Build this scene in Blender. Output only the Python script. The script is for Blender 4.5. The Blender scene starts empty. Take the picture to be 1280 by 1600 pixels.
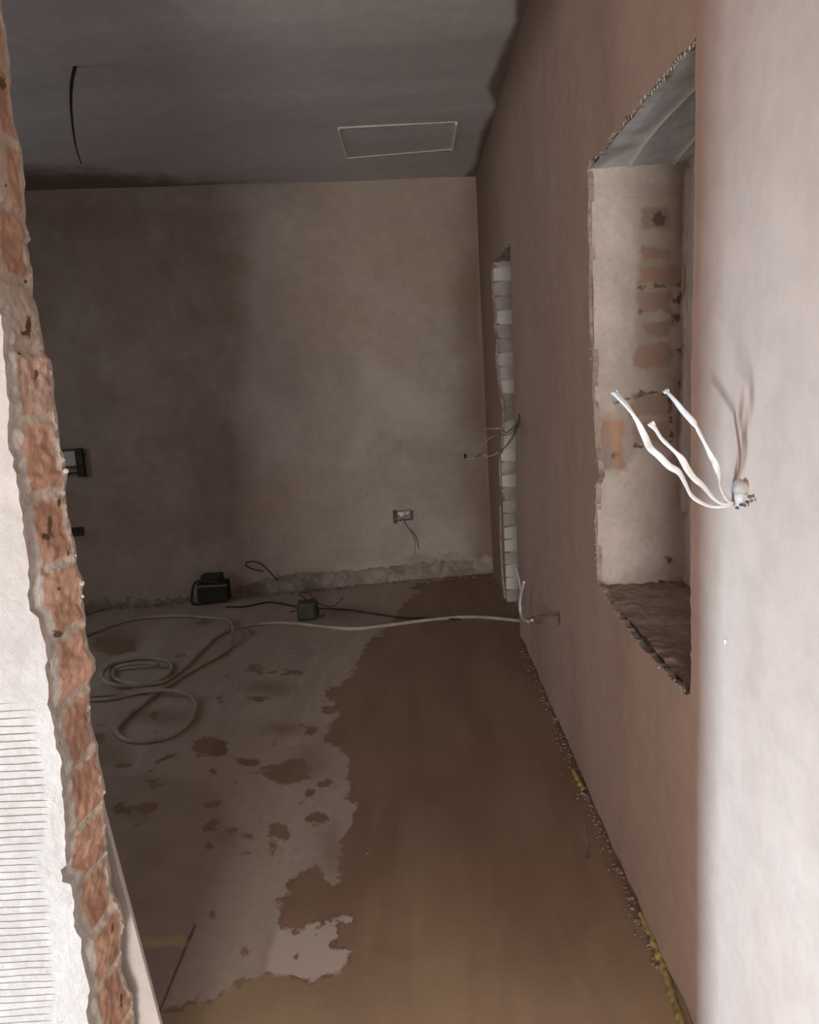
import bpy, bmesh, math, random
import numpy as np
from mathutils import Vector, Matrix, noise
from mathutils.geometry import delaunay_2d_cdt
random.seed(7)
SC = bpy.context.scene
COL = SC.collection

# ------------------------------------------------------------------ camera
H = 1.4
F = 1117.6
RX, RY, RZ = 0.1715046, 0.01488797, -0.06087196
XW = 0.515            # face of the right wall
YB, KB = 5.136, 0.1236  # back wall: Y = YB + KB*X
ZC = 2.79             # ceiling
XL = -3.5             # left wall of the far room
YN, YF = 1.09, 1.20   # near and far faces of the broken partition
def _rot():
    c, s = math.cos, math.sin
    X = Matrix(((1,0,0),(0,c(RX),-s(RX)),(0,s(RX),c(RX))))
    Y = Matrix(((c(RY),0,s(RY)),(0,1,0),(-s(RY),0,c(RY))))
    Z = Matrix(((c(RZ),-s(RZ),0),(s(RZ),c(RZ),0),(0,0,1)))
    return Z @ Y @ X
ROT = _rot(); ROTI = ROT.transposed()
cam_d = bpy.data.cameras.new('camera'); cam = bpy.data.objects.new('camera', cam_d); COL.objects.link(cam)
cam_d.sensor_fit = 'VERTICAL'; cam_d.sensor_height = 24; cam_d.lens = 24*F/1600; cam_d.clip_start = .02
def w_of(v):          # photo axes (right, down, forward) to world
    u = ROTI @ Vector(v); return Vector((u.x, u.z, -u.y))
cx, cy, cz = w_of((1,0,0)), w_of((0,-1,0)), w_of((0,0,-1))
cam.matrix_world = Matrix(((cx.x,cy.x,cz.x,0),(cx.y,cy.y,cz.y,0),(cx.z,cy.z,cz.z,H),(0,0,0,1)))
SC.camera = cam
EYE = Vector((0,0,H))
def ray(x, y): return w_of((x-640, y-800, F))
def on_x(x, y, X): d = ray(x,y); return EYE + d*(X/d.x)
def on_y(x, y, Y): d = ray(x,y); return EYE + d*(Y/d.y)
def on_z(x, y, Z): d = ray(x,y); return EYE + d*((Z-H)/d.z)
def on_b(x, y, off=0.0):                       # on the back wall, off = distance out of it
    d = ray(x,y); t = (YB-off)/(d.y-KB*d.x); return EYE + d*t
RN = np.array(ROT)
def proj_np(P):       # (n,3) world -> photo pixels
    q = np.stack([P[:,0], -(P[:,2]-H), P[:,1]], 1) @ RN.T
    return 640+F*q[:,0]/q[:,2], 800+F*q[:,1]/q[:,2], q[:,2]

# ------------------------------------------------------------------ light
SC.view_settings.view_transform = 'Standard'; SC.view_settings.look = 'None'
SC.view_settings.exposure = 1.0; SC.view_settings.gamma = 1; SC.view_settings.use_curve_mapping = False
wd = bpy.data.worlds.new('world'); SC.world = wd; wd.use_nodes = True
wd.node_tree.nodes['Background'].inputs[0].default_value = (.75,.85,1,1)
wd.node_tree.nodes['Background'].inputs[1].default_value = 1.0
def area(name, loc, direction, sx, sy, power, color, spread=180):
    l = bpy.data.lights.new(name, 'AREA'); l.shape = 'RECTANGLE'; l.size = sx; l.size_y = sy
    l.energy = power; l.color = color; l.spread = math.radians(spread)
    o = bpy.data.objects.new(name, l); COL.objects.link(o); o.location = loc
    o.rotation_euler = Vector(direction).to_track_quat('-Z', 'Y').to_euler()
    return o
WINS = dict(side=(0.55, 0.89, 0.02, 1.12), far=(2.3, 3.5, .8, 2.0), rear=(-.95, 0.25, .05, 2.15))
area('daylight_side_window', (-2.72, .75, .56), (1,0,-.12), .22, .95, 20, (.56,.79,1.0), 76)
area('daylight_rear_window', (-.36, -3.12, .95), (0,1,0), 1.05, 1.7, 64, (1.0,.92,.85))
area('fill_far_room', (XL+.02, 2.9, 1.4), (1,0,-.1), 1.1, 1.1, 1.7, (1.0,.88,.76))  # added fill lamp with no known window, lifts the dark far room

# ------------------------------------------------------------------ materials
def N(nt, t, **kw):
    n = nt.nodes.new(t)
    for k, v in kw.items():
        if k.startswith('i_'): n.inputs[k[2:].replace('_',' ')].default_value = v
        else: setattr(n, k, v)
    return n
def rgb(r,g,b):
    f = lambda c: ((c/255+.055)/1.055)**2.4 if c/255>.04 else c/255/12.92
    return (f(r),f(g),f(b),1)
def mathn(nt, op, a, b=None, clamp=False):
    n = nt.nodes.new('ShaderNodeMath'); n.operation = op; n.use_clamp = clamp
    for i, v in enumerate((a,b)):
        if v is None: continue
        if isinstance(v,(int,float)): n.inputs[i].default_value = v
        else: nt.links.new(v, n.inputs[i])
    return n.outputs[0]
def noise_n(nt, vec, scale, detail=6, rough=.6, dist=0):
    n = N(nt,'ShaderNodeTexNoise'); n.inputs['Scale'].default_value=scale; n.inputs['Detail'].default_value=detail
    n.inputs['Roughness'].default_value=rough; n.inputs['Distortion'].default_value=dist
    nt.links.new(vec, n.inputs['Vector']); return n.outputs[0]
def ramp(nt, fac, lo, hi):
    n = N(nt,'ShaderNodeMapRange'); n.interpolation_type='SMOOTHSTEP'
    n.inputs[1].default_value=lo; n.inputs[2].default_value=hi; nt.links.new(fac,n.inputs[0]); return n.outputs[0]
def mixc(nt, fac, a, b, mode='MIX'):
    n = N(nt,'ShaderNodeMix', data_type='RGBA', blend_type=mode)
    if isinstance(fac,(int,float)): n.inputs[0].default_value=fac
    else: nt.links.new(fac, n.inputs[0])
    for s,v in ((6,a),(7,b)):
        if isinstance(v,(tuple,list)): n.inputs[s].default_value=v
        else: nt.links.new(v, n.inputs[s])
    return n.outputs[2]
def mat(name, c1, c2, scale=3, contrast=(.35,.65), rough=.9, bump=.2, bscale=40, bdist=.004, stretch=(1,1,1),
        masks=(), speck=None, metal=0, c3=None, spec=.3):
    """masks: (attribute, colour, noise amp, noise scale, softness, roughness, colour2)"""
    m = bpy.data.materials.new(name); m.use_nodes = True; nt = m.node_tree
    p = nt.nodes['Principled BSDF']; p.inputs['Metallic'].default_value = metal
    p.inputs['Specular IOR Level'].default_value = spec
    tc = N(nt,'ShaderNodeTexCoord').outputs['Object']
    mp = N(nt,'ShaderNodeMapping'); mp.inputs['Scale'].default_value = stretch; nt.links.new(tc, mp.inputs[0]); st = mp.outputs[0]
    col = mixc(nt, ramp(nt, noise_n(nt, st, scale, 8, .62, .4), *contrast), c1, c2)
    if c3: col = mixc(nt, ramp(nt, noise_n(nt, st, scale*.37+.13, 5, .6, .8), .45, .62), col, c3)
    col = mixc(nt, .18, col, mixc(nt, ramp(nt, noise_n(nt, tc, scale*9, 6, .7), .3,.7), (.35,.33,.31,1), (1,1,1,1)), 'MULTIPLY')
    if speck:
        f = ramp(nt, noise_n(nt, tc, speck[0], 4, .6), speck[1], speck[1]+.04)
        col = mixc(nt, f, col, speck[2])
    r = rough; rs = None
    for a in masks:
        at = N(nt,'ShaderNodeAttribute', attribute_name=a[0]).outputs['Fac']
        ns = mathn(nt,'MULTIPLY', mathn(nt,'SUBTRACT', noise_n(nt, tc, a[3], 10, .68), .5), a[2])
        f = ramp(nt, mathn(nt,'ADD', at, ns), -a[4], a[4])
        tgt = a[1]
        if len(a)>6: tgt = mixc(nt, ramp(nt, noise_n(nt, st, scale*.9, 6,.6,.5), .38,.62), a[1], a[6])
        col = mixc(nt, f, col, tgt)
        v = N(nt,'ShaderNodeMix'); nt.links.new(f, v.inputs[0])
        if rs is None: v.inputs[2].default_value = r
        else: nt.links.new(rs, v.inputs[2])
        v.inputs[3].default_value = a[5]; rs = v.outputs[0]
    nt.links.new(col, p.inputs['Base Color'])
    if rs is None: p.inputs['Roughness'].default_value = r
    else: nt.links.new(rs, p.inputs['Roughness'])
    if bump:
        b = N(nt,'ShaderNodeBump'); b.inputs['Strength'].default_value=bump; b.inputs['Distance'].default_value=bdist
        h = mathn(nt,'ADD', noise_n(nt, tc, bscale, 8, .65), mathn(nt,'MULTIPLY', noise_n(nt, tc, bscale*.12, 4, .5), 3.0))
        nt.links.new(h, b.inputs['Height']); nt.links.new(b.outputs[0], p.inputs['Normal'])
    return m

PL1, PL2 = (.50,.405,.35,1), (.58,.49,.44,1)
M = {}
M['wall'] = mat('pink_plaster', (.50,.355,.285,1), (.57,.43,.355,1), 1.6, bump=.25, bscale=25, bdist=.003, stretch=(1,1,.35),
                masks=(('damp_shade', (.26,.18,.13,1), .10, 3.0, .10, .8),))
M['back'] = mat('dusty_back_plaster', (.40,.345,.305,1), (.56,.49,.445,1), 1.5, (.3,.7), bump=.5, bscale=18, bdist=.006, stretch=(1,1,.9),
                c3=(.47,.38,.32,1), masks=(('damp_shade', (.25,.18,.135,1), .16, 4.0, .09, .8), ('rubble', (.33,.28,.245,1), .16, 14, .02, .95, (.46,.40,.36,1))))
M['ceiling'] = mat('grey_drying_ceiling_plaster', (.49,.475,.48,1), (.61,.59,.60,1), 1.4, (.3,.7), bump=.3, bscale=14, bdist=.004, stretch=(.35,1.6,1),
                masks=(('damp_shade', (.19,.145,.115,1), .16, 5.0, .05, .7),))
M['floor'] = mat('dusty_floor_boards', (.42,.345,.29,1), (.55,.465,.40,1), 3.2, (.3,.7), bump=.3, bscale=50, bdist=.002, stretch=(1.6,.35,1),
                c3=(.47,.375,.31,1), speck=(34,.71,(.22,.17,.14,1)),
                masks=(('pale', (.60,.51,.45,1), .04, 12, .012, .9), ('haze', (.33,.25,.20,1), .09, 9, .06, .8),
                       ('seam', (.15,.11,.085,1), .006, 20, .003, .8), ('yellow', (.48,.40,.22,1), .06, 14, .012, .7),
                       ('wet', (.24,.15,.10,1), .16, 14, .006, .5, (.29,.195,.135,1)),
                       ('ochre', (.44,.32,.215,1), .35, 4, .3, .5, (.50,.375,.225,1))))
M['chalk'] = mat('white_skim_plaster', (.66,.625,.59,1), (.74,.71,.68,1), 5, bump=.5, bscale=22, bdist=.004, speck=(60,.72,(.45,.42,.4,1)))
M['core'] = mat('old_mortar', (.40,.34,.29,1), (.55,.48,.42,1), 14, bump=1, bscale=60, bdist=.006)
M['edge'] = mat('broken_plaster_edge', (.50,.43,.38,1), (.66,.60,.55,1), 30, bump=.8, bscale=90, bdist=.004, speck=(70,.68,(.16,.12,.1,1)))
M['jamb'] = mat('brick_and_mortar', (.58,.47,.385,1), (.70,.60,.51,1), 16, bump=.8, bscale=70, bdist=.004, speck=(60,.70,(.28,.19,.13,1)),
                masks=(('brick', (.47,.27,.185,1), .8, 22, .22, .95, (.60,.37,.27,1)), ('skim', (.62,.575,.535,1), 1.4, 20, .2, .9), ('pit', (.15,.09,.06,1), 3.2, 75, .2, 1)))
M['niche'] = mat('niche_plaster_over_brick', (.56,.50,.45,1), (.66,.59,.545,1), 7, bump=.8, bscale=35, bdist=.005,
                masks=(('grime', (.43,.375,.32,1), 1.6, 12, .5, .95, (.52,.465,.41,1)), ('brick', (.44,.28,.22,1), 2.6, 16, .3, .95, (.36,.30,.26,1)), ('pit', (.17,.13,.10,1), 5.0, 50, .3, 1), ('rust', (.52,.34,.22,1), 2.6, 18, .5, .95)))
M['sill'] = mat('rough_brown_sill', (.30,.215,.165,1), (.46,.36,.30,1), 10, bump=1, bscale=45, bdist=.008, stretch=(.4,1,1), speck=(50,.68,(.12,.09,.07,1)))
M['lintel'] = mat('grey_concrete', (.50,.54,.58,1), (.74,.77,.80,1), 6, bump=.5, bscale=30, bdist=.004, stretch=(2.5,.7,1), masks=(('ridge', (.82,.81,.80,1), .5, 30, .15, .9),))
M['whitebrick'] = mat('whitewashed_brick', (.40,.35,.32,1), (.52,.47,.435,1), 9, bump=.6, bscale=35, bdist=.005,
                masks=(('tone', (.72,.68,.65,1), .3, 10, .15, .9), ('pit', (.20,.165,.14,1), .9, 40, .2, 1)))
M['hose'] = mat('dusty_cream_hose', (.36,.32,.25,1), (.50,.455,.37,1), 8, rough=.7, bump=.2, bscale=90, bdist=.001)
M['cable'] = mat('pale_grey_cable_sheath', (.76,.75,.74,1), (.86,.85,.84,1), 20, rough=.4, bump=.15, bscale=120, bdist=.0006, spec=.5)
M['cut'] = mat('cut_cable_core', (.80,.77,.73,1), (.9,.88,.85,1), 60, rough=.5, bump=.1)
M['black'] = mat('dusty_black_plastic', (.035,.033,.034,1), (.06,.056,.056,1), 12, rough=.6, bump=.1)
M['darkwire'] = mat('dark_wire', (.03,.025,.022,1), (.06,.05,.045,1), 20, rough=.6, bump=0)
M['greywire'] = mat('dusty_grey_wire', (.26,.23,.21,1), (.36,.32,.29,1), 20, rough=.6, bump=0)
M['browncable'] = mat('brown_twisted_wire', (.25,.15,.11,1), (.36,.25,.2,1), 40, rough=.6, bump=0)
M['green'] = mat('dark_green_plastic', (.055,.055,.035,1), (.09,.09,.06,1), 20, rough=.6, bump=.1)
M['white'] = mat('white_enamel', (.80,.79,.78,1), (.88,.87,.86,1), 20, rough=.4, bump=0)
M['galv'] = mat('galvanised_steel', (.55,.54,.53,1), (.7,.69,.68,1), 30, rough=.35, metal=.8, bump=.05)
M['board'] = mat('off_white_board', (.60,.56,.525,1), (.67,.635,.60,1), 2.5, bump=.1, bscale=60, bdist=.001, speck=(30,.74,(.45,.4,.37,1)))
M['panel'] = mat('grey_panel', (.60,.58,.55,1), (.68,.66,.63,1), 8, rough=.4, bump=.05)
M['foam'] = mat('yellow_foam', (.36,.28,.10,1), (.50,.42,.15,1), 12, rough=.8, bump=.6, bscale=60, bdist=.003, speck=(40,.62,(.3,.24,.14,1)))
M['rubble'] = mat('plaster_crumbs', (.24,.175,.135,1), (.36,.28,.23,1), 40, bump=.5, bscale=100, bdist=.003)
M['hole'] = mat('dark_broken_hole', (.07,.055,.045,1), (.22,.18,.15,1), 60, bump=1, bscale=120, bdist=.004)

# ------------------------------------------------------------------ object helpers
def link(name, me, m, parent=None, label=None, cat=None, group=None, kind=None, smooth=False):
    o = bpy.data.objects.new(name, me); COL.objects.link(o)
    for x in (m if isinstance(m,(list,tuple)) else [m]): me.materials.append(x)
    if parent: o.parent = parent
    if smooth:
        for p in me.polygons: p.use_smooth = True
    tag(o, label, cat, group, kind); return o
def tag(o, label=None, cat=None, group=None, kind=None):
    if label: o['label']=label
    if cat: o['category']=cat
    if group: o['group']=group
    if kind: o['kind']=kind
def from_bm(name, bm, m, parent=None, **kw):
    me = bpy.data.meshes.new(name)
    if parent and parent.type=='EMPTY':
        bmesh.ops.translate(bm, verts=bm.verts, vec=-parent.location)
    bm.to_mesh(me); bm.free(); return link(name, me, m, parent, **kw)
def empty(name, loc, label, cat, group=None):
    o = bpy.data.objects.new(name, None); COL.objects.link(o); o.location = loc; o.empty_display_size=.05
    tag(o, label, cat, group); return o
def box(bm, lo, hi, jit=0):
    r = bmesh.ops.create_cube(bm, size=1)
    for v in r['verts']:
        v.co = Vector([lo[i]+(hi[i]-lo[i])*(v.co[i]+.5) for i in range(3)])
        if jit: v.co += Vector([random.uniform(-jit,jit) for _ in range(3)])
    return r['verts']
def obox(bm, c, ax, ay, az):   # oriented box: centre and half axes
    vs = []
    for i in (-1,1):
        for j in (-1,1):
            for k in (-1,1): vs.append(bm.verts.new(Vector(c)+Vector(ax)*i+Vector(ay)*j+Vector(az)*k))
    for f in ((0,1,3,2),(4,6,7,5),(0,4,5,1),(2,3,7,6),(0,2,6,4),(1,5,7,3)): bm.faces.new([vs[i] for i in f])
    return vs
def bevel(bm, w, seg=2):
    bmesh.ops.bevel(bm, geom=bm.edges[:], offset=w, segments=seg, affect='EDGES', profile=.6)
def catmull(pts, n=8):
    P = [Vector(p) for p in pts]
    if len(P)<3: return P
    Q = [P[0]*2-P[1]]+P+[P[-1]*2-P[-2]]; out=[]
    for i in range(1,len(Q)-2):
        a,b,c,d = Q[i-1],Q[i],Q[i+1],Q[i+2]
        for k in range(n):
            t=k/n; out.append(.5*((2*b)+(c-a)*t+(2*a-5*b+4*c-d)*t*t+(3*b-a-3*c+d)*t**3))
    out.append(P[-1]); return out
def tube(bm, pts, r, seg=8, flat=1.0, twist=0.0, n=8, taper=None):
    C = catmull(pts, n); rings=[]; up = Vector((.13,.21,.97))
    L = len(C)
    for i,c in enumerate(C):
        t = (C[min(i+1,L-1)]-C[max(i-1,0)]).normalized()
        s = t.cross(up)
        if s.length<.05: s = t.cross(Vector((1,0,0)))
        s.normalize(); u = s.cross(t).normalized()
        a0 = twist*i/L; rr = r*(1 if taper is None else 1+(taper-1)*i/(L-1))
        ring=[]
        for k in range(seg):
            a = 2*math.pi*k/seg; x,y = math.cos(a)*rr, math.sin(a)*rr*flat
            x,y = x*math.cos(a0)-y*math.sin(a0), x*math.sin(a0)+y*math.cos(a0)
            ring.append(bm.verts.new(c+s*x+u*y))
        rings.append(ring)
    for a,b in zip(rings,rings[1:]):
        for k in range(seg): bm.faces.new((a[k],a[(k+1)%seg],b[(k+1)%seg],b[k]))
    bm.faces.new(rings[0][::-1]); bm.faces.new(rings[-1])
def tube_obj(name, pts, r, m, parent=None, **kw):
    tk = {k:kw.pop(k) for k in ('seg','flat','twist','n','taper') if k in kw}
    bm = bmesh.new(); tube(bm, pts, r, **tk); return from_bm(name, bm, m, parent, smooth=True, **kw)
def inpoly_np(x, y, poly):
    c = np.zeros(len(x), bool); n = len(poly); j = n-1
    for i in range(n):
        xi,yi = poly[i]; xj,yj = poly[j]
        if yi!=yj:
            k = ((yi>y)!=(yj>y)) & (x < (xj-xi)*(y-yi)/(yj-yi)+xi); c ^= k
        j = i
    return c
def sdf_np(x, y, poly, closed=True):
    d = np.full(len(x), 1e9); n = len(poly)
    for i in range(n if closed else n-1):
        ax,ay = poly[i]; bx,by = poly[(i+1)%n]
        vx,vy = bx-ax, by-ay; l = vx*vx+vy*vy+1e-12
        t = np.clip(((x-ax)*vx+(y-ay)*vy)/l, 0, 1)
        d = np.minimum(d, np.hypot(x-ax-t*vx, y-ay-t*vy))
    return np.where(inpoly_np(x,y,poly), d, -d) if closed else d
def set_attr(me, name, vals):
    a = me.attributes.new(name, 'FLOAT', 'POINT'); a.data.foreach_set('value', np.asarray(vals, np.float32))
def jagged(poly, step, amp, seed=0, closed=True):
    """resample an outline and roughen it"""
    out=[]; n=len(poly)
    for i in range(n if closed else n-1):
        a=Vector(poly[i][:2]); b=Vector(poly[(i+1)%n][:2]); L=(b-a).length; k=max(1,int(L/step))
        nv = Vector((-(b-a).y,(b-a).x)).normalized() if L>0 else Vector((0,0))
        for j in range(k):
            p=a+(b-a)*(j/k)
            q=noise.noise(Vector((p.x*55,p.y*55,seed)))*.5+noise.noise(Vector((p.x*160,p.y*160,seed+9)))*.5
            out.append(tuple(p+nv*q*amp*2))
    if not closed: out.append(tuple(poly[-1][:2]))
    return out
def sheet(outer, holes, to3, inward, thick, grids, wob=None):
    """flat skin with ragged outline and holes. to3(u,v)->Vector, inward = direction of its thickness"""
    pts=[]; edges=[]
    for loop in [outer]+holes:
        s=len(pts); pts+= [Vector(p) for p in loop]; edges += [(s+i, s+(i+1)%len(loop)) for i in range(len(loop))]
    G=[]
    for (u0,u1,v0,v1,st) in grids:
        for u in np.arange(u0,u1,st):
            for v in np.arange(v0,v1,st): G.append((u,v))
    if G:
        G=np.array(G); d=sdf_np(G[:,0],G[:,1],outer)
        ok = d>.004
        for h in holes: ok &= sdf_np(G[:,0],G[:,1],h)<-.004
        pts += [Vector(p) for p in G[ok]]
    vs,es,fs,_,_,_ = delaunay_2d_cdt(pts, edges, [], 0, 1e-6)
    V=np.array([(v.x,v.y) for v in vs]); Fc=np.array([[*f] for f in fs]); cen=V[Fc].mean(1)
    keep=inpoly_np(cen[:,0],cen[:,1],outer)
    for h in holes: keep &= ~inpoly_np(cen[:,0],cen[:,1],h)
    bm=bmesh.new(); bv=[bm.verts.new(to3(*v)) for v in V]
    if wob:
        for v in bv: v.co += wob(v.co)
    for f in Fc[keep]:
        bm.faces.new([bv[i] for i in f])
    for v in [v for v in bm.verts if not v.link_faces]: bm.verts.remove(v)
    inward=Vector(inward)
    bm.normal_update()
    for f in bm.faces:
        if f.normal.dot(inward)>0: f.normal_flip()
    if thick:
        be=[e for e in bm.edges if len(e.link_faces)==1]; mp={}
        for e in be:
            for v in e.verts:
                if v not in mp: mp[v]=bm.verts.new(v.co+inward*thick)
        for e in be:
            a,b=e.verts; f=bm.faces.new((a,b,mp[b],mp[a])); f.material_index=1
    return bm
def verts_np(me):
    a=np.empty(len(me.vertices)*3); me.vertices.foreach_get('co',a); return a.reshape(-1,3)

# ------------------------------------------------------------------ right wall with window niche and doorway
def yz(p): return (p.y, p.z)
niche_px = [(1087,60),(1075,74),(1060,86),(1046,104),(1042,112),(1020,136),(1005,155),(985,180),(975,184),(968,200),(955,215),(944,232),(936,243),(922,250),
 (919,264),(921,300),(919,350),(922,400),(920,450),(921,520),(926,560),(925,610),(927,640),(930,700),(936,742),(930,757),(928,820),(931,870),(932,908),(938,918),
 (950,938),(965,960),(985,990),(1000,1011),(1015,1025),(1035,1045),(1046,1061),(1060,1072),(1068,1086),(1076,1084),(1078,1060),(1079,900),(1083,600),(1086,300)]
door_px = [(812,984),(811,935),(809,850),(807,740),(804,640),(801,550),(798,450),(797,380),(790,388),(783,398),(770,409),(768,430),(771,470),(774,492),(773,512),
 (777,530),(775,560),(779,600),(785,640),(783,700),(779,716),(781,760),(785,778),(780,790),(781,850),(784,900),(788,937)]
npoly = [yz(on_x(x,y,XW)) for x,y in niche_px]
dpoly = [yz(on_x(x,y,XW)) for x,y in door_px]
NY0 = 1.345; NY1 = sum(p[0] for p in npoly[15:27])/12; NZ0 = .775; NZ1 = 1.955
DY0 = min(p[0] for p in dpoly); DY1 = sum(p[0] for p in dpoly[13:25])/12; DZ1 = dpoly[9][1]
print('niche', NY0, NY1, NZ0, NZ1, 'door', DY0, DY1, DZ1, [round(p[0],2) for p in dpoly])
ND = .27; DD = .30
nj = jagged(npoly, .012, .0045, 3)
d_open = [p for p in dpoly[1:]]
dj = jagged(d_open, .02, .006, 5, closed=False)
YE = YB+KB*XW
foot=[(yy,.014+.016*noise.noise(Vector((yy*9,4,2)))+.008*noise.noise(Vector((yy*40,4,2)))) for yy in np.arange(1.2,DY0-.03,.012)]
outer = [(-3.2,ZC+.02),(-3.2,-.02),(1.19,-.02)]+foot+[(dj[0][0]-.01,.01),(dj[0][0],-.02)]+[p for p in dj]+[(dj[-1][0]+.01,-.02),(YE+.05,-.02)]+[(yy,ZC+.02) for yy in np.arange(YE+.05,-3.1,-.06)]
def wob_r(c): return Vector((noise.noise(Vector((0,c.y*1.1,c.z*.9)))*.008+noise.noise(Vector((0,c.y*4,c.z*3)))*.0025,0,0))
bm = sheet(outer, [nj], lambda u,v: Vector((XW,u,v)), (1,0,0), .016, [(.8,5.2,0,2.8,.04)], wob_r)
M['brownedge'] = mat('brown_plaster_edge', (.34,.265,.215,1), (.50,.42,.36,1), 30, bump=.8, bscale=90, bdist=.004)
wr = from_bm('wall_right', bm, [M['wall'],M['brownedge']], kind='structure')
P = verts_np(wr.data); x,y,_ = proj_np(P)
dm = np.maximum(sdf_np(x,y,[(690,200),(715,272),(752,640),(765,890),(785,960),(783,880),(778,700),(770,420),(775,250),(800,150),(900,-60),(760,-200)])/300, -1)  # darker along the ceiling line and the far corner
dm = np.where(P[:,1]<1.2, -1, dm)
set_attr(wr.data,'damp_shade', dm)
# masonry core behind the skin (grids with relief), all one part
def grid_obj(name, nu, nv, fn, m, parent=None, flip=False, **kw):
    bm=bmesh.new(); vs=[[bm.verts.new(fn(i/nu,j/nv)) for j in range(nv+1)] for i in range(nu+1)]
    for i in range(nu):
        for j in range(nv):
            q=(vs[i][j],vs[i+1][j],vs[i+1][j+1],vs[i][j+1]); bm.faces.new(q[::-1] if flip else q)
    return from_bm(name,bm,m,parent,smooth=True,**kw)
def fbm(v, s): return noise.fractal(Vector(v)*s, 1.0, 2.0, 5)
# far jamb of the niche
def fj(u,v):
    x=XW+.008+u*(ND+.005); z=NZ0-.03+v*(NZ1-NZ0+.06)
    w=fbm((x,3,z),9)*.006+fbm((x,1,z),40)*.002
    return Vector((x,NY1+.004+w+.014*max(0,u-.45),z))
j1 = grid_obj('niche_reveal', 40, 170, fj, M['niche'], wr, flip=False)
Pj = verts_np(j1.data); x,y,_ = proj_np(Pj)
bks = [(1000,322,1048,358),(1003,385,1050,408),(998,415,1068,445),(997,455,1050,490),(1003,500,1048,527),(994,535,1048,570),(985,615,1048,652),(990,658,1046,690),(938,655,975,735)]
bmask = np.full(len(x), -1.0)
for a,b,c,d in bks: bmask=np.maximum(bmask, np.clip(sdf_np(x,y,[(a,b),(c,b),(c,d),(a,d)])/14,-1,1))
set_attr(j1.data,'brick', bmask)
set_attr(j1.data,'grime', np.clip(np.maximum(sdf_np(x,y,[(998,290),(1090,290),(1090,700),(985,700),(992,520)]), sdf_np(x,y,[(935,640),(960,640),(985,620),(1090,600),(1090,700),(1000,700),(965,745),(935,740)]))/18,-1,1))
pm = np.full(len(x), -1.0)
for cx_,cy_,r in [(1030,342,11),(1063,468,9),(1000,487,3),(1062,550,3),(1058,500,5),(1046,875,5),(1065,912,7),(1034,912,5),(1044,928,4),(985,640,5),(962,712,6),(1002,448,3),(1064,600,3)]:
    pm=np.maximum(pm, np.clip((r-np.hypot(x-cx_,y-cy_))/8,-1,.6))
for ln in [[(1000,612),(1046,616)],[(1047,615),(1048,690)],[(960,628),(985,622),(1010,616)],[(1000,447),(1066,446)],[(993,696),(1010,698)]]:
    pm=np.maximum(pm, np.clip((1.6-sdf_np(x,y,ln,False))/5,-1,.5))
set_attr(j1.data,'pit', pm)
set_attr(j1.data,'rust', np.clip(sdf_np(x,y,[(948,655),(972,655),(970,690),(965,740),(958,700)])/12,-1,.6))
bm = bmesh.new()
for v in Pj[::1]: pass
bm.free()
def fn_near(u,v):
    x=XW+.008+u*(ND+.005); z=NZ0-.03+v*(NZ1-NZ0+.06); return Vector((x,NY0-.006+fbm((x,5,z),9)*.004,z))
grid_obj('niche_reveal', 12, 40, fn_near, M['niche'], wr)
# soffit: concrete lintel with shuttering ridges
def fs(u,v):
    x=XW+.008+u*(ND+.005); y=NY0-.02+v*(NY1-NY0+.04)
    t=u*2.3+.25*math.sin(v*3.2)+.1; k=math.exp(-((t-round(t))/.055)**2)
    return Vector((x,y,NZ1+.004-.005*k+fbm((x,y,2),8)*.004))
ln = grid_obj('concrete_lintel', 90, 50, fs, M['lintel'], wr, label='grey board-marked concrete lintel over the niche')
Pj=verts_np(ln.data); u=(Pj[:,0]-XW-.008)/(ND+.005); v=(Pj[:,1]-NY0+.02)/(NY1-NY0+.04); t=u*2.3+.25*np.sin(v*3.2)+.1
set_attr(ln.data,'ridge', np.exp(-((t-np.round(t))/.06)**2)*.9-.55)
def fsl(u,v):
    x=XW+.006+u*(ND+.005); y=NY0-.02+v*(NY1-NY0+.04)
    st=.012*math.floor(3*(v+.25*fbm((x,y,7),5)))/3
    return Vector((x,y,NZ0-.006+st+fbm((x,y,4),12)*.010+fbm((x,y,8),45)*.003))
grid_obj('rough_sill', 60, 110, fsl, M['sill'], wr, flip=True, label='rough brown rubble sill of the niche')
def fbk(u,v):
    y=NY0-.03+u*(NY1-NY0+.06); z=NZ0-.04+v*(NZ1-NZ0+.08)
    return Vector((XW+ND-.004+fbm((9,y,z),4)*.010,y,z))
nb = grid_obj('niche_back', 50, 80, fbk, M['chalk'], wr, label='white plastered panel closing the niche')
# narrow ragged plaster stop running up the far reveal
stop=[(1072,262),(1070,330),(1069,400),(1074,445),(1070,455),(1067,480),(1070,520),(1068,600),(1064,700),(1066,800),(1078,800),(1100,600),(1100,262)]
sp=[(on_y(x,y,NY1-.02).x, on_y(x,y,NY1-.02).z) for x,y in stop]
bm=sheet(jagged(sp,.01,.003,8),[],lambda u,v:Vector((u,NY1-.02,v)),(0,1,0),.02,[])
from_bm('plaster_stop', bm, [M['chalk'],M['edge']], wr)
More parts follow.
